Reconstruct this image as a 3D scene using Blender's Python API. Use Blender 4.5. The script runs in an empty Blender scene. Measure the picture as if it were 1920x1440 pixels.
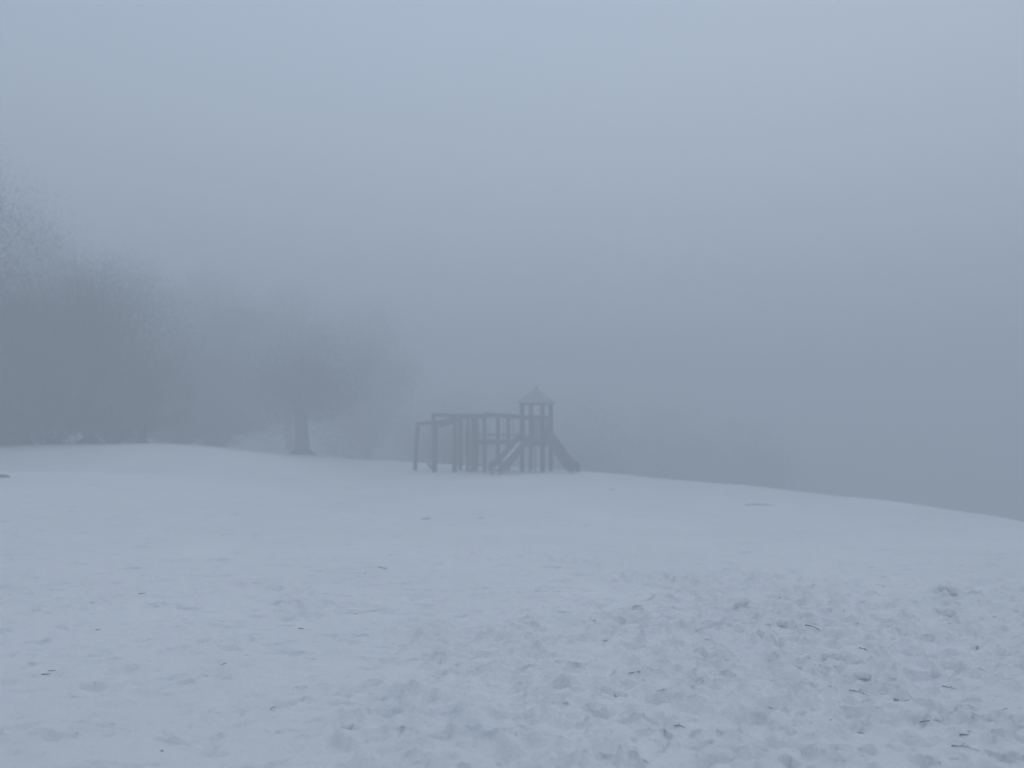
import bpy, math, random
import numpy as np
from mathutils import Vector, Matrix

R = math.radians
random.seed(7)
rng = np.random.default_rng(11)
scene = bpy.context.scene
C = scene.collection

# ------------------------------------------------------------------ camera
CAM_Z, PITCH, LENS = 1.62, R(3.25), 26.0
F = 1920 * LENS / 36.0
cam_data = bpy.data.cameras.new('camera')
cam_data.lens = LENS
cam_data.sensor_width = 36.0
cam_data.clip_start = 0.05
cam_data.clip_end = 3000
cam = bpy.data.objects.new('camera', cam_data)
C.objects.link(cam)
cam.location = (0, 0, CAM_Z)
cam.rotation_euler = (R(90) + PITCH, 0, 0)
scene.camera = cam
cam_data.dof.use_dof = True                          # soft wet phone lens, focused on the near snow
cam_data.dof.focus_distance = 6.0
cam_data.dof.aperture_fstop = 1.0

# ------------------------------------------------------------------ sky, sun, exposure
SUN_EL, SUN_AZ = R(58), R(40)          # high behind the cloud, ahead and to the right
world = bpy.data.worlds.new('World')
scene.world = world
world.use_nodes = True
nt = world.node_tree
nt.nodes.clear()
sky = nt.nodes.new('ShaderNodeTexSky')
sky.sky_type = 'NISHITA'
sky.sun_disc = False
sky.sun_elevation = SUN_EL
sky.sun_rotation = SUN_AZ
sky.altitude = 900
sky.dust_density = 4.0
hsv = nt.nodes.new('ShaderNodeHueSaturation')      # cloud cover greys the blue
hsv.inputs['Saturation'].default_value = 0.40
mixc = nt.nodes.new('ShaderNodeMix')               # even overcast deck over the clear sky
mixc.data_type = 'RGBA'
mixc.inputs['Factor'].default_value = 0.75
mixc.inputs['B'].default_value = (5.92, 7.05, 8.98, 1)
bgn = nt.nodes.new('ShaderNodeBackground')
bgn.inputs['Strength'].default_value = 0.1055
outw = nt.nodes.new('ShaderNodeOutputWorld')
nt.links.new(sky.outputs[0], hsv.inputs['Color'])
nt.links.new(hsv.outputs[0], mixc.inputs['A'])
nt.links.new(mixc.outputs['Result'], bgn.inputs['Color'])
nt.links.new(bgn.outputs[0], outw.inputs['Surface'])

sun_data = bpy.data.lights.new('sun', 'SUN')
sun_data.energy = 0.5
sun_data.angle = R(40)
sun_data.color = (1.0, 0.97, 0.93)
sun = bpy.data.objects.new('sun', sun_data)
C.objects.link(sun)
sd = Vector((math.sin(SUN_AZ) * math.cos(SUN_EL), math.cos(SUN_AZ) * math.cos(SUN_EL), math.sin(SUN_EL)))
sun.rotation_euler = (-sd).to_track_quat('-Z', 'Y').to_euler()
sun.location = sd * 60

vs = scene.view_settings
vs.view_transform = 'Standard'
vs.look = 'None'
vs.gamma = 1.0
vs.exposure = 0.0
vs.use_curve_mapping = False
scene.render.engine = 'CYCLES'
cy = scene.cycles
cy.use_denoising = True
cy.max_bounces = 10
cy.diffuse_bounces = 3
cy.glossy_bounces = 2
cy.transmission_bounces = 2
cy.volume_bounces = 6
cy.caustics_reflective = False
cy.caustics_refractive = False

FOG_DENSITY = 0.0385
FOG_COLOR = (0.742, 0.772, 0.79)

# ------------------------------------------------------------------ helpers
def new_mat(name):
    m = bpy.data.materials.new(name)
    m.use_nodes = True
    n = m.node_tree
    return m, n, n.nodes['Principled BSDF'], n.nodes

def ramp(n, stops):
    r = n.nodes.new('ShaderNodeValToRGB')
    e = r.color_ramp.elements
    while len(e) < len(stops):
        e.new(0.5)
    for i, (p, c) in enumerate(stops):
        e[i].position = p
        e[i].color = (*c, 1)
    return r

def noise_node(n, scale, detail=4, rough=0.55, vec=None):
    t = n.nodes.new('ShaderNodeTexNoise')
    t.inputs['Scale'].default_value = scale
    t.inputs['Detail'].default_value = detail
    t.inputs['Roughness'].default_value = rough
    if vec is not None:
        n.links.new(vec, t.inputs['Vector'])
    return t

def mat_varied(name, c0, c1, scale, rough=0.8, bump=0.0, bscale=None, stretch=None):
    m, n, b, N = new_mat(name)
    tc = N.new('ShaderNodeTexCoord')
    vec = tc.outputs['Object']
    if stretch:
        mp = N.new('ShaderNodeMapping')
        mp.inputs['Scale'].default_value = stretch
        n.links.new(vec, mp.inputs['Vector'])
        vec = mp.outputs['Vector']
    t = noise_node(n, scale, 5, 0.6, vec)
    r = ramp(n, [(0.3, c0), (0.7, c1)])
    n.links.new(t.outputs['Fac'], r.inputs['Fac'])
    n.links.new(r.outputs['Color'], b.inputs['Base Color'])
    b.inputs['Roughness'].default_value = rough
    if bump:
        t2 = noise_node(n, bscale or scale * 3, 4, 0.6, vec)
        bp = N.new('ShaderNodeBump')
        bp.inputs['Strength'].default_value = bump
        bp.inputs['Distance'].default_value = 0.02
        n.links.new(t2.outputs['Fac'], bp.inputs['Height'])
        n.links.new(bp.outputs['Normal'], b.inputs['Normal'])
    return m

def snow_material():
    m, n, b, N = new_mat('snow')
    geo = N.new('ShaderNodeNewGeometry')
    pos = geo.outputs['Position']
    big = noise_node(n, 0.35, 3, 0.5, pos)          # drifts of cleaner and wetter snow
    mpz = N.new('ShaderNodeMapping')
    mpz.inputs['Scale'].default_value = (0.7, 1.35, 1.0)
    n.links.new(pos, mpz.inputs['Vector'])
    mid = noise_node(n, 4.2, 6, 0.66, mpz.outputs['Vector'])          # icy and slushy blotches
    fine = noise_node(n, 17.0, 4, 0.6, pos)
    r1 = ramp(n, [(0.30, (0.91, 0.92, 0.92)), (0.70, (0.975, 0.98, 0.975))])
    r2 = ramp(n, [(0.28, (0.74, 0.77, 0.80)), (0.43, (1, 1, 1))])
    r3 = ramp(n, [(0.27, (0.82, 0.84, 0.86)), (0.39, (1, 1, 1))])
    n.links.new(big.outputs['Fac'], r1.inputs['Fac'])
    n.links.new(mid.outputs['Fac'], r2.inputs['Fac'])
    n.links.new(fine.outputs['Fac'], r3.inputs['Fac'])
    def mul(a, bb):
        x = N.new('ShaderNodeMix')
        x.data_type = 'RGBA'
        x.blend_type = 'MULTIPLY'
        x.inputs['Factor'].default_value = 1.0
        n.links.new(a, x.inputs['A'])
        n.links.new(bb, x.inputs['B'])
        return x.outputs['Result']
    col = mul(mul(r1.outputs['Color'], r2.outputs['Color']), r3.outputs['Color'])
    n.links.new(col, b.inputs['Base Color'])
    b.inputs['Roughness'].default_value = 0.75
    b.inputs['Specular IOR Level'].default_value = 0.25
    bn = noise_node(n, 38.0, 6, 0.68, pos)
    bp = N.new('ShaderNodeBump')
    bp.inputs['Strength'].default_value = 1.0
    bp.inputs['Distance'].default_value = 0.018
    n.links.new(bn.outputs['Fac'], bp.inputs['Height'])
    n.links.new(bp.outputs['Normal'], b.inputs['Normal'])
    return m

M_SNOW = snow_material()
M_WOOD = mat_varied('weathered_wood', (0.035, 0.026, 0.019), (0.085, 0.064, 0.046), 9, 0.85, 0.5, 30, (4, 4, 0.4))
M_ROOF = mat_varied('roof_board', (0.24, 0.25, 0.19), (0.40, 0.40, 0.31), 8, 0.8, 0.4, 25, (1, 6, 1))
M_SLIDE = mat_varied('slide_plastic', (0.030, 0.045, 0.055), (0.05, 0.068, 0.075), 5, 0.45)
M_METAL = mat_varied('dark_steel', (0.04, 0.042, 0.045), (0.08, 0.08, 0.08), 20, 0.5)
M_BARK = mat_varied('bark', (0.028, 0.022, 0.017), (0.075, 0.060, 0.047), 7, 0.95, 0.8, 22, (3, 3, 0.6))
M_LEAF = mat_varied('evergreen_leaf', (0.024, 0.036, 0.022), (0.060, 0.078, 0.045), 0.8, 0.85)
M_TWIG = mat_varied('wet_twig', (0.018, 0.013, 0.010), (0.045, 0.034, 0.026), 40, 0.9, 0.3, 80)
M_LITTER = mat_varied('dead_leaf', (0.035, 0.025, 0.017), (0.09, 0.062, 0.040), 25, 0.9)
M_ROPE = mat_varied('climbing_rope', (0.05, 0.05, 0.045), (0.10, 0.09, 0.08), 40, 0.9)

class MB:
    """collects simple solids and builds ONE mesh object"""
    def __init__(self):
        self.v, self.f = [], []
    def add(self, vs, fs):
        o = len(self.v)
        self.v += [tuple(p) for p in vs]
        self.f += [tuple(i + o for i in q) for q in fs]
    def bar(self, a, b, w, h=None, up=(0, 0, 1), chamfer=0.18):
        """rectangular bar from a to b with chamfered long edges"""
        h = h or w
        a, b = Vector(a), Vector(b)
        d = (b - a).normalized()
        u = Vector(up)
        if abs(d.dot(u)) > 0.95:
            u = Vector((0, 1, 0))
        s = d.cross(u).normalized()
        u = s.cross(d).normalized()
        c = min(w, h) * chamfer
        x, y = w / 2, h / 2
        prof = [(-x + c, -y), (x - c, -y), (x, -y + c), (x, y - c), (x - c, y), (-x + c, y), (-x, y - c), (-x, -y + c)]
        n = len(prof)
        vs = [a + s * p + u * q for p, q in prof] + [b + s * p + u * q for p, q in prof]
        fs = [(i, (i + 1) % n, n + (i + 1) % n, n + i) for i in range(n)]
        fs += [tuple(range(n))[::-1], tuple(range(n, 2 * n))]
        self.add(vs, fs)
    def tube(self, pts, radii, n=7):
        pts = [Vector(p) for p in pts]
        rings = []
        for i, p in enumerate(pts):
            d = (pts[min(i + 1, len(pts) - 1)] - pts[max(i - 1, 0)]).normalized()
            u = Vector((0, 0, 1)) if abs(d.z) < 0.9 else Vector((0, 1, 0))
            s = d.cross(u).normalized()
            t = s.cross(d)
            rings.append([p + (s * math.cos(2 * math.pi * k / n) + t * math.sin(2 * math.pi * k / n)) * radii[i] for k in range(n)])
        vs = [q for r_ in rings for q in r_]
        fs = []
        for i in range(len(pts) - 1):
            for k in range(n):
                fs.append((i * n + k, i * n + (k + 1) % n, (i + 1) * n + (k + 1) % n, (i + 1) * n + k))
        fs += [tuple(range(n))[::-1], tuple((len(pts) - 1) * n + k for k in range(n))]
        self.add(vs, fs)
    def prism(self, poly, w_axis, w):
        """closed polygon (list of 3D points) extruded by w along w_axis, centred"""
        ax = Vector(w_axis) * (w / 2)
        n = len(poly)
        vs = [Vector(p) - ax for p in poly] + [Vector(p) + ax for p in poly]
        fs = [(i, (i + 1) % n, n + (i + 1) % n, n + i) for i in range(n)]
        fs += [tuple(range(n))[::-1], tuple(range(n, 2 * n))]
        self.add(vs, fs)
    def mesh(self, name, mat, smooth=False):
        me = bpy.data.meshes.new(name)
        me.from_pydata(self.v, [], self.f)
        me.materials.append(mat)
        if smooth:
            me.polygons.foreach_set('use_smooth', [True] * len(me.polygons))
        me.update()
        return me
    def build(self, name, mat, parent=None, smooth=False):
        return link(name, self.mesh(name, mat, smooth), parent)

def link(name, data, parent=None, loc=None):
    o = bpy.data.objects.new(name, data)
    C.objects.link(o)
    if parent is not None:
        o.parent = parent
    if loc is not None:
        o.location = loc
    return o

def tag(o, label=None, cat=None, group=None, kind=None):
    if label: o['label'] = label
    if cat: o['category'] = cat
    if group: o['group'] = group
    if kind: o['kind'] = kind
    return o

# ------------------------------------------------------------------ terrain heights
def hash2(ix, iy, seed):
    h = (ix.astype(np.int64) * 374761393 + iy.astype(np.int64) * 668265263 + seed * 1442695041) & 0x7fffffff
    h = ((h ^ (h >> 13)) * 1274126177) & 0x7fffffff
    return ((h ^ (h >> 16)) & 0xffff) / 65535.0

def vnoise(x, y, seed=0):
    ix, iy = np.floor(x), np.floor(y)
    fx, fy = x - ix, y - iy
    fx, fy = fx * fx * fx * (fx * (fx * 6 - 15) + 10), fy * fy * fy * (fy * (fy * 6 - 15) + 10)
    a, b = hash2(ix, iy, seed), hash2(ix + 1, iy, seed)
    c, d = hash2(ix, iy + 1, seed), hash2(ix + 1, iy + 1, seed)
    return (a + (b - a) * fx) * (1 - fy) + (c + (d - c) * fx) * fy - 0.5

def fbm(x, y, seed, octv=4, gain=0.5):
    s, a = 0, 1.0
    for k in range(octv):
        c, sn = math.cos(0.6 * k), math.sin(0.6 * k)
        s = s + a * vnoise((x * c - y * sn) * 2 ** k, (x * sn + y * c) * 2 ** k, seed + k * 17)
        a *= gain
    return s

def sstep(a, b, x):
    t = np.clip((x - a) / (b - a), 0, 1)
    return t * t * (3 - 2 * t)

def terrain(x, y):
    """large form of the snowy knoll (metres)"""
    x, y = np.asarray(x, float), np.asarray(y, float)
    z = -0.016 * np.clip(y, -40, 45) + 0.0 * x
    z = z - 0.028 * np.clip(x, 0, 14) * sstep(4, 16, y)                      # tips down to the right
    # rounded brow: beyond it the ground falls away into the fog
    ex, ey = (x + 5) / 17.0, (y - 18) / 21.0
    ey = np.where(ey < 0, ey * 0.35, ey)
    ex = np.where(ex < 0, ex * 0.15, ex)
    s = (np.sqrt(ex * ex + ey * ey) - 0.93) * 18.0
    s = np.clip(s, 0, None)
    drop = np.where(s < 9, 0.030 * s * s, 0.030 * 81 + 0.54 * (s - 9))
    drop = np.minimum(drop, 11 + 0.02 * s)
    left = sstep(-8, -14, x)
    drop = drop * (1 - 0.97 * left)
    z = z - drop
    # low swell behind the play structure
    z = z + 0.55 * np.exp(-((x + 6.5) / 6.0) ** 2 - ((y - 43) / 5.0) ** 2) + 0.17 * np.exp(-((x - 3) / 4.5) ** 2 - ((y - 37) / 6.0) ** 2)
    # left: near lip, shallow dip, then a bank rising towards the trees
    q = x / np.maximum(y, 6.0)
    l2 = sstep(-3, -11, x) * sstep(-0.05, -0.35, q)
    l3 = sstep(-0.20, -0.52, q) * sstep(-5, -10, x)
    z = z + l2 * (0.80 * sstep(6, 19, y) - 0.24 * np.exp(-((y - 22) / 2.2) ** 2)) + l3 * 0.58 * sstep(20.5, 29, y) - (l2 - l3) * 0.26 * sstep(24, 36, y)
    return z

def undulate(x, y):
    return 0.10 * fbm(x / 5.5, y / 5.5, 3, 3) + 0.030 * fbm(x / 1.3, y / 1.6, 9, 3)

def graded(lo, hi, fine_lo, fine_hi, step, grow):
    a = list(np.arange(fine_lo, fine_hi + 1e-6, step))
    s, p = step, a[-1]
    while p < hi:
        s = min(s * grow, 8.0)
        p += s
        a.append(p)
    s, p, b = step, a[0], []
    while p > lo:
        s = min(s * grow, 8.0)
        p -= s
        b.append(p)
    return np.array(b[::-1] + a)

GX = graded(-250, 250, -4.8, 4.8, 0.022, 1.022)
GY = graded(-120, 250, 2.6, 7.6, 0.022, 1.014)
XX, YY = np.meshgrid(GX, GY)
near = np.clip(1 - (YY - 8) / 16, 0, 1) * (YY > 0.5)
HH = terrain(XX, YY) + undulate(XX, YY)
# trodden area, lower right, and a lighter scuffed belt elsewhere
tramp = sstep(0.35, 0.62, 0.5 + fbm(XX / 2.6, YY / 2.6, 31, 3) * 0.9 + 0.42 * sstep(-1.0, 2.2, XX) * (1 - sstep(6.5, 11, YY)) - 0.20)
tramp = np.clip(tramp, 0, 1) * (1 - sstep(9, 15, YY))
crumb = np.maximum(fbm(XX / 0.15, YY / 0.12, 41, 3, 0.6) - 0.02, 0)
lumps = np.maximum(fbm(XX / 0.55, YY / 0.42, 57, 4, 0.5) - 0.05, -0.12)
grain = fbm(XX / 0.11, YY / 0.10, 77, 3, 0.6)
clod = 0.010 * sstep(0.04, 0.17, fbm(XX / 0.30, YY / 0.24, 201, 3)) + 0.012 * sstep(0.08, 0.20, fbm(XX / 0.14, YY / 0.12, 211, 2)) - 0.026 * sstep(0.15, 0.27, fbm(XX / 0.22, YY / 0.14, 221, 2))
HH += near * (0.12 + 0.88 * tramp) * clod
HH += near * (tramp * (0.095 * crumb + 0.040 * lumps) + (0.013 + 0.018 * tramp) * grain + 0.016 * fbm(XX / 0.45, YY / 0.25, 91, 3) + 0.05 * np.maximum(fbm(XX / 0.30, YY / 0.14, 131, 3) - 0.22, 0) - 0.10 * np.maximum(fbm(XX / 0.34, YY / 0.17, 151, 3) - 0.24, 0))

def stamp(cx, cy, lx, ly, ang, depth, rim):
    """one dent in the snow with a soft raised rim"""
    r_ = 2.2 * max(lx, ly)
    i0, i1 = np.searchsorted(GX, [cx - r_, cx + r_])
    j0, j1 = np.searchsorted(GY, [cy - r_, cy + r_])
    if i1 <= i0 or j1 <= j0:
        return
    X, Y = XX[j0:j1, i0:i1] - cx, YY[j0:j1, i0:i1] - cy
    c, s = math.cos(ang), math.sin(ang)
    u, v = (X * c + Y * s) / lx, (-X * s + Y * c) / ly
    wob = 1 + 0.5 * fbm((X + cx) / 0.13, (Y + cy) / 0.13, 5, 2)
    d = np.sqrt(u * u + v * v) * wob
    HH[j0:j1, i0:i1] += -depth * (1 - sstep(0.55, 1.0, d)) + rim * np.exp(-((d - 1.15) / 0.28) ** 2) * (0.6 + 0.8 * fbm((X + cx) / 0.2, (Y + cy) / 0.2, 8, 2))

pr = random.Random(3)
for k in range(650):                                    # little wind pits and dripping holes, all over
    y = 3.0 + 11 * pr.random() ** 1.3
    x = pr.uniform(-0.72, 0.72) * y
    a = pr.uniform(0.025, 0.075)
    stamp(x, y, a * pr.uniform(1, 2.0), a * pr.uniform(0.55, 0.9), pr.gauss(0.1, 0.35), pr.uniform(0.012, 0.036), pr.uniform(0, 0.014))
for k in range(520):                                    # kicked hollows of the trodden corner
    y = 3.0 + 6.5 * pr.random() ** 1.2
    x = pr.uniform(0.02, 0.74) * y
    a = pr.uniform(0.02, 0.06)
    stamp(x, y, a * pr.uniform(1, 2.2), a * pr.uniform(0.5, 0.9), pr.gauss(-0.2, 0.5), pr.uniform(0.018, 0.045), pr.uniform(0.004, 0.02))
def track(x, y, dx, dy, n, depth):
    L = math.hypot(dx, dy)
    for k in range(n):
        sx = (0.11 if k % 2 else -0.11) + pr.gauss(0, 0.03)
        px, py = x + dx * k * 0.62 / L - dy / L * sx, y + dy * k * 0.62 / L + dx / L * sx
        stamp(px + pr.gauss(0, 0.04), py + pr.gauss(0, 0.05), 0.16, 0.065, math.atan2(dy, dx) + pr.gauss(0, 0.18), depth * pr.uniform(0.4, 0.75), depth * 0.25)
track(1.9, 2.8, 0.35, 1.0, 9, 0.045)                    # old footprints through the trodden part
track(3.2, 3.0, -0.25, 1.0, 10, 0.05)
track(0.6, 3.3, 1.0, 0.75, 8, 0.045)
track(3.9, 5.6, -1.0, 0.35, 7, 0.04)
track(2.5, 6.8, 0.6, 1.0, 8, 0.04)
track(-2.6, 3.2, 0.5, 1.0, 7, 0.022)

ny, nx = XX.shape
verts = np.stack([XX, YY, HH], -1).reshape(-1, 3).astype(np.float32)
idx = np.arange(ny * nx).reshape(ny, nx)
quads = np.stack([idx[:-1, :-1], idx[:-1, 1:], idx[1:, 1:], idx[1:, :-1]], -1).reshape(-1, 4)
gm = bpy.data.meshes.new('snow_ground')
gm.vertices.add(len(verts))
gm.vertices.foreach_set('co', verts.ravel())
gm.loops.add(quads.size)
gm.loops.foreach_set('vertex_index', quads.ravel().astype(np.int32))
gm.polygons.add(len(quads))
gm.polygons.foreach_set('loop_start', np.arange(0, quads.size, 4, dtype=np.int32))
gm.polygons.foreach_set('loop_total', np.full(len(quads), 4, dtype=np.int32))
gm.polygons.foreach_set('use_smooth', np.ones(len(quads), dtype=bool))
gm.update(calc_edges=True)
gm.materials.append(M_SNOW)
ground = link('ground', gm)
tag(ground, 'snow covered knoll with trodden crusty snow in front', kind='structure')

def gz(x, y):
    """height of the built ground sheet"""
    i = int(np.clip(np.searchsorted(GX, x) - 1, 0, nx - 2))
    j = int(np.clip(np.searchsorted(GY, y) - 1, 0, ny - 2))
    fx, fy = (x - GX[i]) / (GX[i + 1] - GX[i]), (y - GY[j]) / (GY[j + 1] - GY[j])
    return float((HH[j, i] * (1 - fx) + HH[j, i + 1] * fx) * (1 - fy) + (HH[j + 1, i] * (1 - fx) + HH[j + 1, i + 1] * fx) * fy)

def ray(px, py):
    a, b = (px - 960) / F, (720 - py) / F
    return Vector((a, math.cos(PITCH) - b * math.sin(PITCH), math.sin(PITCH) + b * math.cos(PITCH)))

def spot(px, py):
    """place on the snow seen at that point of the photograph"""
    d = ray(px, py)
    t = 2.0
    while t < 60:
        p = Vector((0, 0, CAM_Z)) + d * t
        if p.z < gz(p.x, p.y):
            return p.x, p.y
        t += 0.01 if t < 15 else 0.05
    return p.x, p.y

def at(px, Y):
    """x of a photograph column at distance Y"""
    return (px - 960) / F * Y

# ------------------------------------------------------------------ haze
hz_lo, hz_hi = float(HH.min()) - 1.0, 17.0
hb = MB()
x0, x1, y0, y1 = -262, 262, -132, 262
hb.add([(x0, y0, hz_lo), (x1, y0, hz_lo), (x1, y1, hz_lo), (x0, y1, hz_lo), (x0, y0, hz_hi), (x1, y0, hz_hi), (x1, y1, hz_hi), (x0, y1, hz_hi)],
       [(3, 2, 1, 0), (4, 5, 6, 7), (0, 1, 5, 4), (1, 2, 6, 5), (2, 3, 7, 6), (3, 0, 4, 7)])
mh = bpy.data.materials.new('fog')
mh.use_nodes = True
n = mh.node_tree
n.nodes.clear()
pv = n.nodes.new('ShaderNodeVolumePrincipled')
pv.inputs['Color'].default_value = (*FOG_COLOR, 1)
pv.inputs['Density'].default_value = FOG_DENSITY
pv.inputs['Anisotropy'].default_value = 0.2
mo = n.nodes.new('ShaderNodeOutputMaterial')
n.links.new(pv.outputs[0], mo.inputs['Volume'])
haze = hb.build('haze', mh)
tag(haze, 'thick blue grey fog filling the whole scene', kind='stuff')

# ------------------------------------------------------------------ trees
def leaf_mesh(name, P, U, V, mat):
    """quads centred at P with half axes U, V (arrays n x 3), each a pointed leaf clump"""
    n_ = len(P)
    vv = np.concatenate([P - U, P - V * 0.8 + U * 0.1, P + U * 1.05, P + V + U * 0.1], 1).reshape(-1, 3)
    me = bpy.data.meshes.new(name)
    me.vertices.add(n_ * 4)
    me.vertices.foreach_set('co', vv.astype(np.float32).ravel())
    me.loops.add(n_ * 4)
    me.loops.foreach_set('vertex_index', np.arange(n_ * 4, dtype=np.int32))
    me.polygons.add(n_)
    me.polygons.foreach_set('loop_start', np.arange(0, n_ * 4, 4, dtype=np.int32))
    me.polygons.foreach_set('loop_total', np.full(n_, 4, dtype=np.int32))
    me.update(calc_edges=True)
    me.materials.append(mat)
    return me

def broad_meshes(seed, H, Rw, trunk_h, trunk_r, n_clumps=46, leaves=95, flat=0.75, leaf=0.13, multi=False, taper=0.25, spread=1.0, thin=1.1):
    r = random.Random(seed)
    g = np.random.default_rng(seed)
    tm = MB()
    ch = H - trunk_h
    cz = trunk_h + ch * 0.5
    k1, k2 = r.uniform(-.2, .2), r.uniform(-.2, .2)
    if not multi:
        tm.tube([(0, 0, -.3), (0, 0, .03), (0.02, 0, .3), (k1 * .3, k2 * .2, trunk_h * .6), (k1 * .8, k2 * .6, trunk_h * 1.05), (k1, k2, trunk_h + ch * .35), (k1 * .6, k2, trunk_h + ch * .7)],
                [trunk_r * 1.7, trunk_r * 1.45, trunk_r * 1.1, trunk_r * .92, trunk_r * .85, trunk_r * .5, trunk_r * .15], 10)
        for q in range(5):
            a = 6.283 * q / 5 + r.uniform(-.3, .3)
            e = r.uniform(.7, 1.3) * trunk_r
            tm.tube([(math.cos(a) * trunk_r * .6, math.sin(a) * trunk_r * .6, .28), (math.cos(a) * (trunk_r + e * .6), math.sin(a) * (trunk_r + e * .6), .06), (math.cos(a) * (trunk_r + e * 1.5), math.sin(a) * (trunk_r + e * 1.5), -.15)], [trunk_r * .35, trunk_r * .24, trunk_r * .1], 6)
    P, U, V = [], [], []
    for c in range(n_clumps):
        th, u = r.uniform(0, 6.283), r.uniform(-1, 1)
        rad = r.uniform(0.05, 1.0) ** (0.65 * spread)
        dx, dy, dz = math.cos(th) * math.sqrt(1 - u * u), math.sin(th) * math.sqrt(1 - u * u), u
        cen = Vector((dx * Rw * rad * (1 - taper * max(0, dz * rad)), dy * Rw * rad * (1 - taper * max(0, dz * rad)), cz + dz * ch * 0.5 * rad))
        st = Vector((k1, k2, trunk_h * r.uniform(.9, 1.1) + ch * .3 * r.random())) if not multi else Vector((r.gauss(0, .12), r.gauss(0, .12), -.1))
        midp = st.lerp(cen, .5) + Vector((r.gauss(0, .2), r.gauss(0, .2), r.uniform(-.1, .3)))
        b0 = trunk_r * r.uniform(.07, .17)
        tm.tube([st, midp, cen], [b0, b0 * .5, b0 * .08], 5)
        cr = Rw * r.uniform(.26, .54) * (0.75 if multi else 1)
        npts = int(leaves * r.uniform(.6, 1.3))
        q = g.normal(size=(npts, 3))
        q *= np.minimum(1, 1.7 / np.linalg.norm(q, axis=1))[:, None] * g.uniform(0.6, 1, (npts, 1)) * cr * 0.66
        q[:, 2] *= flat
        a = g.normal(size=(npts, 3)); a /= np.linalg.norm(a, axis=1)[:, None]
        b = np.cross(a, g.normal(size=(npts, 3))); b /= np.linalg.norm(b, axis=1)[:, None]
        s = leaf * g.uniform(.5, 1.6, (npts, 1)) * np.clip(1.25 - 0.35 * np.linalg.norm(q, axis=1)[:, None] / cr, 0.45, 1.2)
        pp = q + np.array(cen)
        pp[:, 2] = np.maximum(pp[:, 2], 0.05)
        hgt = pp[:, 2] / H                              # fog fade imitated in the crown shape: leaves thin out and shrink upwards
        keep = g.random(npts) < np.clip(1.25 - thin * hgt ** 1.2, 0.03, 1)
        s = s * np.clip(1.15 - 0.55 * hgt, 0.5, 1)[:, None]
        pp, a, b, s = pp[keep], a[keep], b[keep], s[keep]
        P.append(pp); U.append(a * s); V.append(b * s * .6)
    return tm.mesh('trunk', M_BARK, True), leaf_mesh('crown', np.concatenate(P), np.concatenate(U), np.concatenate(V), M_LEAF)

KINDS = {
    'broad_a': broad_meshes(31, 7.2, 3.8, 1.9, 0.40, 90, 1000, 0.75, 0.036),
    'broad_b': broad_meshes(32, 8.6, 3.4, 0.9, 0.28, 90, 950, 0.8, 0.036),
    'tall': broad_meshes(35, 10.0, 3.7, 0.5, 0.30, 130, 1250, 0.85, 0.032, False, 0.55, 1.1, 1.36),
    'high': broad_meshes(36, 17.0, 5.0, 1.2, 0.36, 150, 520, 0.9, 0.085, False, 0.5, 1.1, 1.12),
    'edge': broad_meshes(37, 13.0, 4.6, 0.6, 0.38, 130, 1900, 0.85, 0.030, False, 0.55, 1.1, 1.0),
    'bush': broad_meshes(33, 2.6, 1.7, 0.05, 0.10, 50, 420, 0.8, 0.03, True, 0.25, 1.0, 0.8),
}
NAMES = {'broad_a': 'broad_tree', 'broad_b': 'broad_tree', 'bush': 'bush', 'tall': 'broad_tree', 'high': 'broad_tree', 'edge': 'broad_tree'}
def tree(kind, px, Y, scale, label, rz=0.0, group=None, widen=1.0, dz=0.0):
    x = at(px, Y)
    t = link(NAMES[kind], None, None, (x, Y, gz(x, Y) - 0.05 + dz))
    t.rotation_euler = (0, 0, rz)
    t.scale = (scale * widen, scale * widen, scale)
    tm, cm = KINDS[kind]
    link('trunk' if kind != 'bush' else 'stems', tm, t)
    link('crown' if kind != 'bush' else 'foliage', cm, t)
    tag(t, label, 'tree' if kind != 'bush' else 'bush', group)
    return t

G1 = 'trees massed at the left edge of the snow'
G2 = 'trees fading out in the fog behind'
tree('edge', -165, 27.5, 1.0, 'tallest and darkest tree, cut off by the left edge of the picture', 0.4, G1, 1.1)
tree('tall', 45, 29.5, 0.84, 'dark tree right of the tallest one at the left edge', 1.3, G1, 1.15)
tree('tall', 170, 31.0, 0.94, 'pointed dark tree rising above its neighbours in the left tree mass', 2.5, G1, 0.9)
tree('broad_b', 268, 33.5, 0.60, 'low round tree at the right end of the left tree mass', 3.9, G1, 1.15)
tree('bush', 0, 29.5, 1.0, 'low dark bush under the trees at the left edge', 0.3, G1, 1.5)
tree('bush', 105, 30.0, 0.95, 'low dark bush at the foot of the pointed tree', 1.9, G1, 1.6)
tree('bush', 215, 31.5, 0.85, 'low bush ending the left undergrowth, beside open snow', 4.0, G1, 1.6)
tree('broad_a', 568, 40.0, 0.96, 'spreading tree with thick bare trunk standing alone left of the playground', 0.7)
tree('tall', 340, 42.0, 0.78, 'hazy tree just right of the left tree mass', 5.0, G2, 1.2)
tree('tall', 410, 46.0, 0.78, 'hazy broad tree left of the lone thick trunk', 2.0, G2, 1.2)
tree('bush', 330, 41.0, 1.2, 'hazy bush under the trees halfway to the lone trunk', 1.0, G2, 1.5)
tree('bush', 405, 45.0, 1.2, 'hazy bush left of the lone thick trunk', 2.9, G2, 1.6)
tree('broad_b', 850, 47.0, 0.62, 'faint round tree right behind the climbing frame', 0.2, G2, 1.25)
tree('broad_b', 1085, 54.0, 1.02, 'faint greenish tree showing behind the right slide', 1.1, G2, 0.85)
tree('broad_b', 1290, 60.0, 1.15, 'barely visible round tree beyond the brow, right of the slides', 3.3, G2, 1.1)
tree('broad_b', 1545, 50.0, 0.72, 'faint low round treetop just over the brow at right', 2.6, G2)
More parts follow.
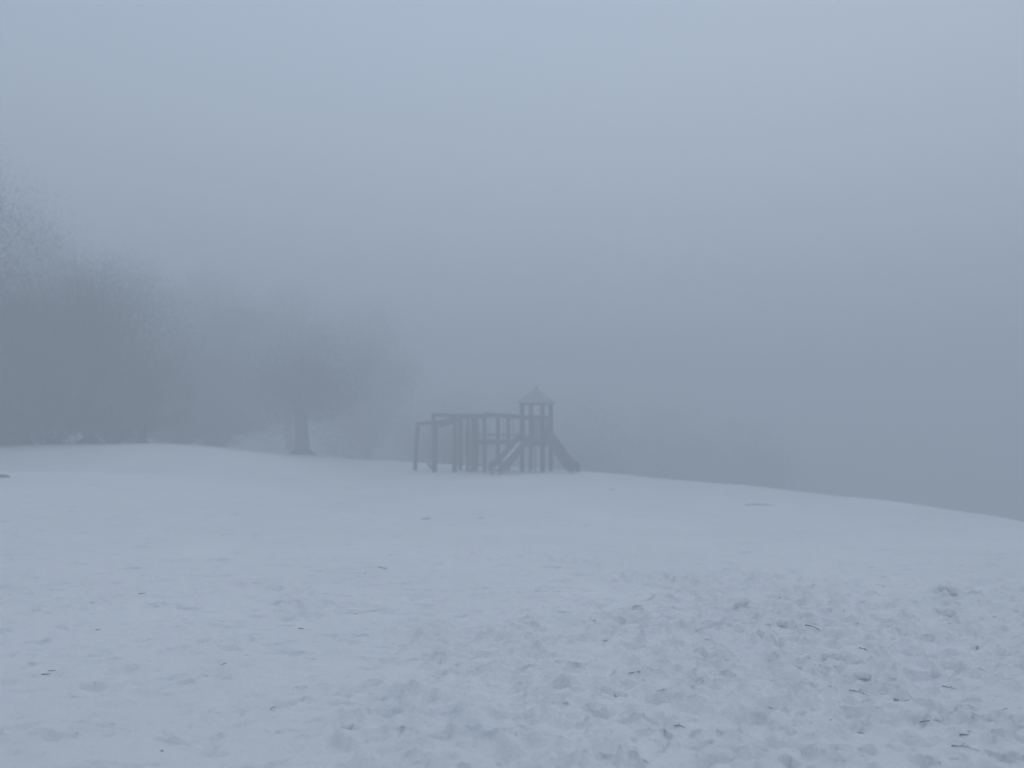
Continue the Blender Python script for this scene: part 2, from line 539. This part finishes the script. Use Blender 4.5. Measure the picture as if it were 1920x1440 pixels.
for i, (px, Y, sc, wd) in enumerate([(70, 47, 0.86, 1.0), (235, 51, 0.84, 1.05), (400, 58, 0.86, 1.1), (545, 60, 0.84, 1.1), (690, 62, 0.92, 1.1), (830, 66, 1.02, 1.1),
                                    (975, 67, 1.05, 1.1), (1105, 70, 1.05, 1.1), (1245, 74, 1.05, 1.1), (1400, 76, 1.0, 1.1)]):
    tree('high', px, Y, sc, 'tall far tree almost lost in the fog', 0.9 * i, 'tall far trees almost lost in the fog', wd)
# ------------------------------------------------------------------ play structure
PY = 35.0
PX = at(1006, PY)
PZ = gz(PX, PY)
ps = link('play_structure', None, None, (PX, PY, PZ))
tag(ps, 'dark wooden play tower with roof, two slides and climbing frame on the snowy brow', 'play structure')
S = F / PY                                             # pixels per metre there
def U_(cropx): return (740 + cropx / 5.05 - 1006) / S
def base(u, v): return gz(PX + u, PY + v) - PZ
def Hh(cropy, cropb=940): return (cropb - cropy) / 5.05 / S

def post(u, v, h, w=0.13, lean=0.0, z0=-0.15, name='post', mat=None):
    m = MB()
    zb = base(u, v)
    w = w * 1.1
    m.bar((u - lean, v, zb + z0), (u, v, zb + h), w, w)
    return m.build(name, mat or M_WOOD, ps)
def beam(a, b, w=0.10, h=0.14, name='beam', mat=None, parent=None):
    m = MB()
    m.bar(a, b, w, h)
    return m.build(name, mat or M_WOOD, parent or ps)

# tower
PHI, RT = R(20), 0.73
corner = [(RT * math.cos(PHI + k * math.pi / 2), RT * math.sin(PHI + k * math.pi / 2)) for k in range(4)]
DECK, RAIL, EAVE, APEX = 1.50, 2.50, 3.22, 3.86
for (u, v) in corner:
    post(u, v, EAVE, 0.19)
cv = [Vector((u, v, 0)) for u, v in corner]
m = MB()
m.prism([c * 1.04 + Vector((0, 0, DECK - .06)) for c in cv], (0, 0, 1), 0.10)
deck = m.build('deck', M_WOOD, ps)
for k in range(4):
    a, b2 = cv[k], cv[(k + 1) % 4]
    beam(a + Vector((0, 0, DECK - .22)), b2 + Vector((0, 0, DECK - .22)), 0.07, 0.20, 'joist', None, deck)
    beam(a + Vector((0, 0, RAIL)), b2 + Vector((0, 0, RAIL)), 0.07, 0.20, 'guard_rail')
    beam(a + Vector((0, 0, EAVE - .05)), b2 + Vector((0, 0, EAVE - .05)), 0.08, 0.12, 'roof_beam')
# board panel at the back of the tower deck
a, b2 = cv[0], cv[1]
for q in range(5):
    f = 0.18 + 0.16 * q
    p = a.lerp(b2, f)
    m = MB()
    m.bar(p + Vector((0, 0, DECK)), p + Vector((0, 0, RAIL - .12)), 0.125, 0.03, (b2 - a).cross(Vector((0, 0, 1))))
    m.build('guard_board', M_WOOD, ps)
# pavilion roof: four sloping panels and a finial
roof = link('roof', None, ps)
ov = 1.34
for k in range(4):
    e0, e1 = cv[k] * ov + Vector((0, 0, EAVE - .04)), cv[(k + 1) % 4] * ov + Vector((0, 0, EAVE - .04))
    ap = Vector((0, 0, APEX))
    nrm = (e1 - e0).cross(ap - e0).normalized()
    m = MB()
    lo = [e0, e1, ap]
    hi = [p + nrm * 0.045 for p in lo]
    m.add(lo + hi, [(2, 1, 0), (3, 4, 5), (0, 1, 4, 3), (1, 2, 5, 4), (2, 0, 3, 5)])
    m.build('roof_panel', M_ROOF, roof)
m = MB()
m.tube([(0, 0, APEX - .04), (0, 0, APEX + .06), (0, 0, APEX + .13)], [0.06, 0.05, 0.015], 8)
m.build('finial', M_WOOD, roof)

def slide(ang, L, w, z_end, steps=14, wall=0.24, snowy=True):
    d = Vector((math.cos(ang), math.sin(ang), 0))
    sdv = Vector((-d.y, d.x, 0))
    s0 = 0.50
    def zc(t):                                          # chute height along its run
        if t < 0.10: return DECK
        if t > 0.86: return z_end + (1 - t) * 0.10
        q = (t - 0.10) / 0.76
        q = q * q * (3 - 2 * q) * 0.35 + q * 0.65
        return DECK + (z_end + 0.014 - DECK) * q
    P = [d * (s0 + L * k / steps) + Vector((0, 0, zc(k / steps))) for k in range(steps + 1)]
    root = MB()
    lo = [p + Vector((0, 0, -.05)) for p in P]
    root.prism([*P, *lo[::-1]], sdv, w)
    so = root.build('slide', M_SLIDE, ps)
    for sgn in (-1, 1):
        m = MB()
        top = []
        for k, p in enumerate(P):
            t = k / steps
            hgt = wall * (1.0 + 1.1 * max(0, 1 - t / 0.16)) * (1 if t < 0.93 else 0.55 + 0.45 * (1 - (t - 0.93) / 0.07))
            top.append(p + Vector((0, 0, hgt)))
        poly = [q + sdv * sgn * (w / 2 + 0.028) for q in top] + [q + sdv * sgn * (w / 2 + 0.028) + Vector((0, 0, -.05)) for q in lo[::-1]]
        m.prism(poly, sdv, 0.05)
        m.build('side_wall', M_SLIDE, so)
    if snowy:
        m = MB()
        up = [p + Vector((0, 0, 0.035)) for p in P[3:-1]]
        dn = [p + Vector((0, 0, 0.004)) for p in P[3:-1]]
        m.prism([*up, *dn[::-1]], sdv, w * 0.86)
        m.build('chute_snow', M_SNOW, so)
    e = P[-2]
    for sgn in (-1, 1):
        q = e + sdv * sgn * (w / 2 - .04)
        m = MB()
        m.bar((q.x, q.y, base(q.x, q.y) - .15), (q.x, q.y, q.z - .03), 0.07)
        m.build('slide_leg', M_METAL, so)
    return so
slide(R(231), 2.62, 0.56, 0.22, 14, 0.34)
slide(R(322), 1.72, 0.50, 0.14, 14, 0.34, False)

# fireman pole and ladder under the tower
for f, un in ((0.35, 0), (0.65, 0)):
    p = cv[2].lerp(cv[3], f) * 1.02
    m = MB()
    zb = base(p.x, p.y)
    m.tube([(p.x, p.y, zb - .1), (p.x, p.y, DECK - .1)], [0.03, 0.03], 8)
    m.build('pole', M_METAL, ps)

# bridge with a beam overhead, running left from the tower to the climbing frame
v0, v1 = -0.35, 0.45
uA, uB = U_(765), U_(1190)
for v, ps_x in ((v0, (855, 980)), (v1, (770, 1075))):
    for cx in ps_x:
        post(U_(cx), v, Hh(405), 0.17)
for v in (v0, v1):
    beam((U_(850), v, Hh(412)), (uB, v, Hh(432)), 0.10, 0.20, 'overhead_beam')
    beam((uA, v, Hh(672)), (uB, v, Hh(668)), 0.06, 0.20, 'bridge_bearer')
    beam((uA, v, Hh(600)), (uB, v, Hh(604)), 0.05, 0.07, 'handrail')
k = 0
u = uA + 0.08
while u < uB - 0.05:
    m = MB()
    m.bar((u, v0 - .06, Hh(672) + 0.10 + 0.006 * math.sin(k * 7.1)), (u, v1 + .06, Hh(672) + 0.10), 0.125, 0.035)
    m.build('bridge_plank', M_WOOD, ps)
    u += 0.145
    k += 1
for cx in (900, 1030, 1120):                           # hanging ropes of the bridge net
    m = MB()
    m.tube([(U_(cx), v0, Hh(425)), (U_(cx) + .02, v0 + .01, Hh(540)), (U_(cx), v0, Hh(660))], [0.018] * 3, 6)
    m.build('rope', M_ROPE, ps)

# climbing frame: paired posts, two overhead rails with rungs, a lower bar
vF, vB = -0.75, 0.75
for cx, v, top, w, lean in ((228, -0.2, 458, 0.15, 0.13), (352, vB, 388, 0.17, -0.03), (380, 0.2, 452, 0.17, 0.0), (410, vF, 452, 0.18, 0.06),
                            (588, vF, 450, 0.19, 0.03), (618, vB, 385, 0.17, 0.02), (690, 0.3, 388, 0.15, 0.0), (748, -0.4, 392, 0.16, 0.03)):
    post(U_(cx), v, Hh(top, 915), w, lean)
beam((U_(340), vB, Hh(388, 915)), (U_(875), vB, Hh(396, 915)), 0.12, 0.18, 'top_rail')
beam((U_(430), vF, Hh(492, 915)), (U_(640), vF, Hh(436, 915)), 0.12, 0.18, 'top_rail')
beam((U_(640), vF, Hh(412, 915)), (U_(875), v0, Hh(408, 915)), 0.12, 0.18, 'top_rail')
beam((U_(215), -0.2, Hh(470, 915)), (U_(420), vF, Hh(462, 915)), 0.11, 0.16, 'top_rail')
beam((U_(400), vF, Hh(462, 915)), (U_(660), vB * .3, Hh(400, 915)), 0.11, 0.16, 'top_rail')
for q in range(6):
    f = q / 5
    uu = U_(600 + 255 * f)
    m = MB()
    m.tube([(uu, vF * (1 - .4 * f), Hh(412, 915)), (uu + .02, vB, Hh(392, 915))], [0.028, 0.028], 8)
    m.build('rung', M_METAL, ps)
beam((U_(318), 0.1, base(U_(318), .1) + 0.32), (U_(402), vF, base(U_(402), vF) + 0.02), 0.09, 0.10, 'brace')
beam((U_(690), 0.28, Hh(872, 925)), (U_(860), v0, Hh(868, 925)), 0.07, 0.09, 'lower_bar')
beam((U_(748), -0.4, Hh(618, 915)), (U_(860), v0 + .02, Hh(655, 915)), 0.07, 0.10, 'brace')
for q in range(4):                                     # ladder rungs between the paired posts
    m = MB()
    z = 0.45 + 0.42 * q
    m.tube([(U_(585), vF, z + base(U_(585), vF)), (U_(622), vB, z + base(U_(585), vF))], [0.022, 0.022], 7)
    m.build('ladder_rung', M_METAL, ps)

# ------------------------------------------------------------------ twigs and loose things on the snow
def twig(px, py, length, ang, rad, label, forks=1, seed=0, lift=0.0, bow=0.12, group='twigs lying on the snow'):
    r = random.Random(seed)
    x, y = spot(px, py)
    length, rad = length * 0.82, rad * 0.60
    d = Vector((math.cos(ang), math.sin(ang), 0))
    s_ = Vector((-d.y, d.x, 0))
    n_ = 9
    t = link('twig', None, None, (x, y, gz(x, y)))
    ph = r.uniform(0, 6)
    pts = []
    for k in range(n_):
        f = k / (n_ - 1)
        p = d * (length * (f - .5)) + s_ * (bow * length * (math.sin(2.0 * f + ph) * .45 + r.gauss(0, .13)))
        pts.append(p)
    ze = [gz(x + p.x, y + p.y) - gz(x, y) for p in pts]
    za, zb = (ze[0] + ze[1] + ze[2]) / 3, (ze[-1] + ze[-2] + ze[-3]) / 3
    hi = max(e - (za + (zb - za) * k / (n_ - 1)) for k, e in enumerate(ze))
    for k, p in enumerate(pts):
        f = k / (n_ - 1)
        p.z = za + (zb - za) * f + max(hi * 0.6, 0) + rad * 0.6 + lift * math.sin(3.14 * f)
    m = MB()
    m.tube(pts, [rad * (1 - .65 * k / (n_ - 1)) * r.uniform(.85, 1.15) for k in range(n_)], 6)
    m.build('stem', M_TWIG, t, True)
    for q in range(forks):
        k = r.randint(2, n_ - 3)
        sg = 1 if q % 2 else -1
        L = length * r.uniform(.18, .34)
        e = pts[k] + (d * .75 + s_ * sg * .6) * L
        e.z = gz(x + e.x, y + e.y) - gz(x, y) + rad + .012
        mid = pts[k].lerp(e, .5) + Vector((0, 0, .012))
        m = MB()
        m.tube([pts[k], mid, e], [rad * .6, rad * .45, rad * .2], 5)
        m.build('side_shoot', M_TWIG, t, True)
    tag(t, label, 'twig', group)

twig(1425, 948, 0.98, 0.05, 0.014, 'long thin fallen branch on smooth snow near the right brow', 3, 1, 0.02, 0.10)
twig(1148, 919, 0.30, -0.45, 0.016, 'short dark stick on smooth snow below the right slide', 1, 2)
twig(1022, 905, 0.13, -0.2, 0.012, 'tiny dark stick on the snow just in front of the tower', 0, 3)
twig(800, 973, 0.26, 0.35, 0.012, 'small stick on smooth snow below the climbing frame', 1, 4)
twig(903, 972, 0.15, 0.3, 0.009, 'tiny stick on smooth snow right of the one below the climbing frame', 0, 5)
twig(1524, 1180, 0.15, -0.55, 0.0065, 'dark bent twig in the trodden snow at right, beside a snow lump', 1, 6, 0.012)
twig(1275, 1364, 0.075, -0.35, 0.0045, 'dark short twig in the trodden snow near the bottom edge', 1, 7, 0.006)
twig(1610, 1300, 0.15, -0.75, 0.004, 'thin slanting twig below the biggest snow lump', 2, 8, 0.008)
twig(1745, 1349, 0.14, -0.45, 0.004, 'thin twig in the churned snow at far right', 2, 9, 0.008)
twig(1810, 1405, 0.16, -0.50, 0.004, 'thin twig in the bottom right corner of the churned snow', 2, 10, 0.008)
twig(1808, 1380, 0.06, -0.1, 0.006, 'stubby dark twig above the bottom right corner', 0, 11)
twig(1620, 1219, 0.08, -0.3, 0.006, 'stubby dark twig above the biggest snow lump', 1, 12)
twig(1780, 1290, 0.10, -0.4, 0.0045, 'small dark twig right of the biggest snow lump', 1, 13)
twig(1612, 1376, 0.07, 0.0, 0.005, 'small twig lying level on the snow left of the bottom right corner', 0, 14)
twig(1190, 1262, 0.10, -0.25, 0.0045, 'faint small twig between smooth and trodden snow', 1, 15)
twig(512, 1331, 0.045, 0.9, 0.004, 'tiny upright splinter in the snow at lower left', 0, 16, 0.01)
twig(304, 1409, 0.022, 0.5, 0.005, 'black speck of bark in the snow at the lower left edge', 0, 17)
twig(718, 1066, 0.14, -0.1, 0.008, 'small dark stick on smooth snow left of centre', 1, 18)
twig(565, 1179, 0.055, 0.1, 0.007, 'single dark bit of bark in the middle of the left snow', 0, 19)
twig(98, 1258, 0.06, 0.1, 0.005, 'upper of two dark bits beside each other at far left', 0, 20)
twig(86, 1268, 0.07, 0.2, 0.005, 'lower of two dark bits beside each other at far left', 0, 21)
twig(184, 1181, 0.05, 0.9, 0.0045, 'tiny slanting twig on the left snow above the dark bits', 0, 22)
twig(267, 1114, 0.09, -0.1, 0.006, 'tiny level twig farther up the left snow', 0, 23)

def lump_mesh(seed, squash):
    """irregular clod of snow"""
    r = random.Random(seed)
    n1, n2 = 14, 9
    m = MB()
    o = r.uniform(0, 40)
    vv = []
    for j in range(n2 + 1):
        th = math.pi * j / n2
        for i in range(n1):
            ph = 2 * math.pi * i / n1
            d = Vector((math.sin(th) * math.cos(ph), math.sin(th) * math.sin(ph), math.cos(th)))
            k = 1 + 0.55 * float(fbm(np.array(d.x * 1.3 + o), np.array(d.y * 1.3 + d.z * 1.7 + o), seed, 3, 0.6))
            vv.append((d.x * k, d.y * k, max(d.z * k * squash, -0.6)))
    ff = [(j * n1 + i, j * n1 + (i + 1) % n1, (j + 1) * n1 + (i + 1) % n1, (j + 1) * n1 + i) for j in range(n2) for i in range(n1)]
    m.add(vv, ff)
    return m.mesh('snow_lump', M_SNOW, True)
LUMPS = [lump_mesh(60 + k, 0.62) for k in range(5)]
def lump(px, py, w, label, k):
    x, y = spot(px, py)
    o = link('snow_lump', LUMPS[k % 5], None, (x, y, gz(x, y) + w * .07))
    o.scale = (w / 2, w / 2 * .8, w / 2)
    o.rotation_euler = (0, 0, 1.3 * k)
    tag(o, label, 'snow lump', 'lumps of kicked up snow')
bx, by = spot(2, 895)
bo = link('boulder', lump_mesh(71, 0.6), None, (bx - 0.05, by, gz(bx, by) - 0.04))
bo.data.materials[0] = mat_varied('pale_rock', (0.16, 0.165, 0.17), (0.46, 0.47, 0.48), 9, 0.9, 0.6, 30)
bo.scale = (0.24, 0.18, 0.16)
tag(bo, 'low grey boulder half buried in snow at the left edge of the picture', 'boulder')
lump(1616, 1268, 0.105, 'biggest lump of snow in the trodden part at right', 0)
lump(1467, 1172, 0.12, 'snow lump beside the dark bent twig at right', 1)
lump(1560, 1232, 0.12, 'flat snow lump above and left of the biggest one', 2)
lump(1780, 1110, 0.20, 'snow lump at the upper right rim of the trodden part', 4)
lump(1390, 1136, 0.16, 'low snow lump at the upper left rim of the trodden part', 1)
lump(1770, 1150, 0.16, 'rounded snow lump below the upper right rim', 2)
lump(652, 1368, 0.085, 'lone snow lump near the bottom edge left of centre', 3)

# crumbs of crust kicked loose: too many and too small to pick apart
cm = MB()
cr = random.Random(44)
ico = [(0, 0, 1), (.9, 0, .2), (.28, .85, .2), (-.72, .53, .2), (-.72, -.53, .2), (.28, -.85, .2), (0, 0, -.6)]
icf = [(0, 1, 2), (0, 2, 3), (0, 3, 4), (0, 4, 5), (0, 5, 1), (6, 2, 1), (6, 3, 2), (6, 4, 3), (6, 5, 4), (6, 1, 5)]
cnt = 0
while cnt < 900:
    y = 2.9 + 8.5 * cr.random() ** 1.4
    x = cr.uniform(-.74, .74) * y
    w_ = 0.18 + 0.82 * float(sstep(-0.6, 2.4, x)) * (1 - float(sstep(6, 10, y)))
    if cr.random() > w_:
        continue
    s_ = min(cr.lognormvariate(math.log(0.009), 0.45), 0.017)
    a, z = cr.uniform(0, 6.28), gz(x, y)
    ca, sa = math.cos(a), math.sin(a)
    e, g_ = cr.uniform(.9, 2.2), cr.uniform(.35, .7)
    cm.add([(x + s_ * e * (p[0] * ca - p[1] * sa) * cr.uniform(.8, 1.2), y + s_ * (p[0] * sa + p[1] * ca), z + s_ * g_ * (p[2] - .05)) for p in ico], icf)
    cnt += 1
crumbs = cm.build('snow_crumbs', M_SNOW)
tag(crumbs, 'small crumbs of crusty snow scattered over the trodden ground', 'snow crumbs', None, 'stuff')

# specks of bark and needles dropped on the snow
lm = MB()
for k in range(80):
    y = 3.0 + 10 * cr.random() ** 1.3
    x = cr.uniform(-.74, .74) * y
    if cr.random() > 0.35 + 0.65 * float(sstep(0, 3, x)):
        continue
    z, a = gz(x, y) + .004, cr.gauss(0, .5)
    L, wd = cr.uniform(.006, .028), cr.uniform(.0015, .0045)
    ca, sa = math.cos(a), math.sin(a)
    lm.bar((x - ca * L, y - sa * L, z), (x + ca * L, y + sa * L, z + cr.uniform(-.002, .006)), wd, wd * .7)
lit = lm.build('bark_litter', M_LITTER)
tag(lit, 'specks of bark and dead needles strewn over the snow', 'litter', None, 'stuff')
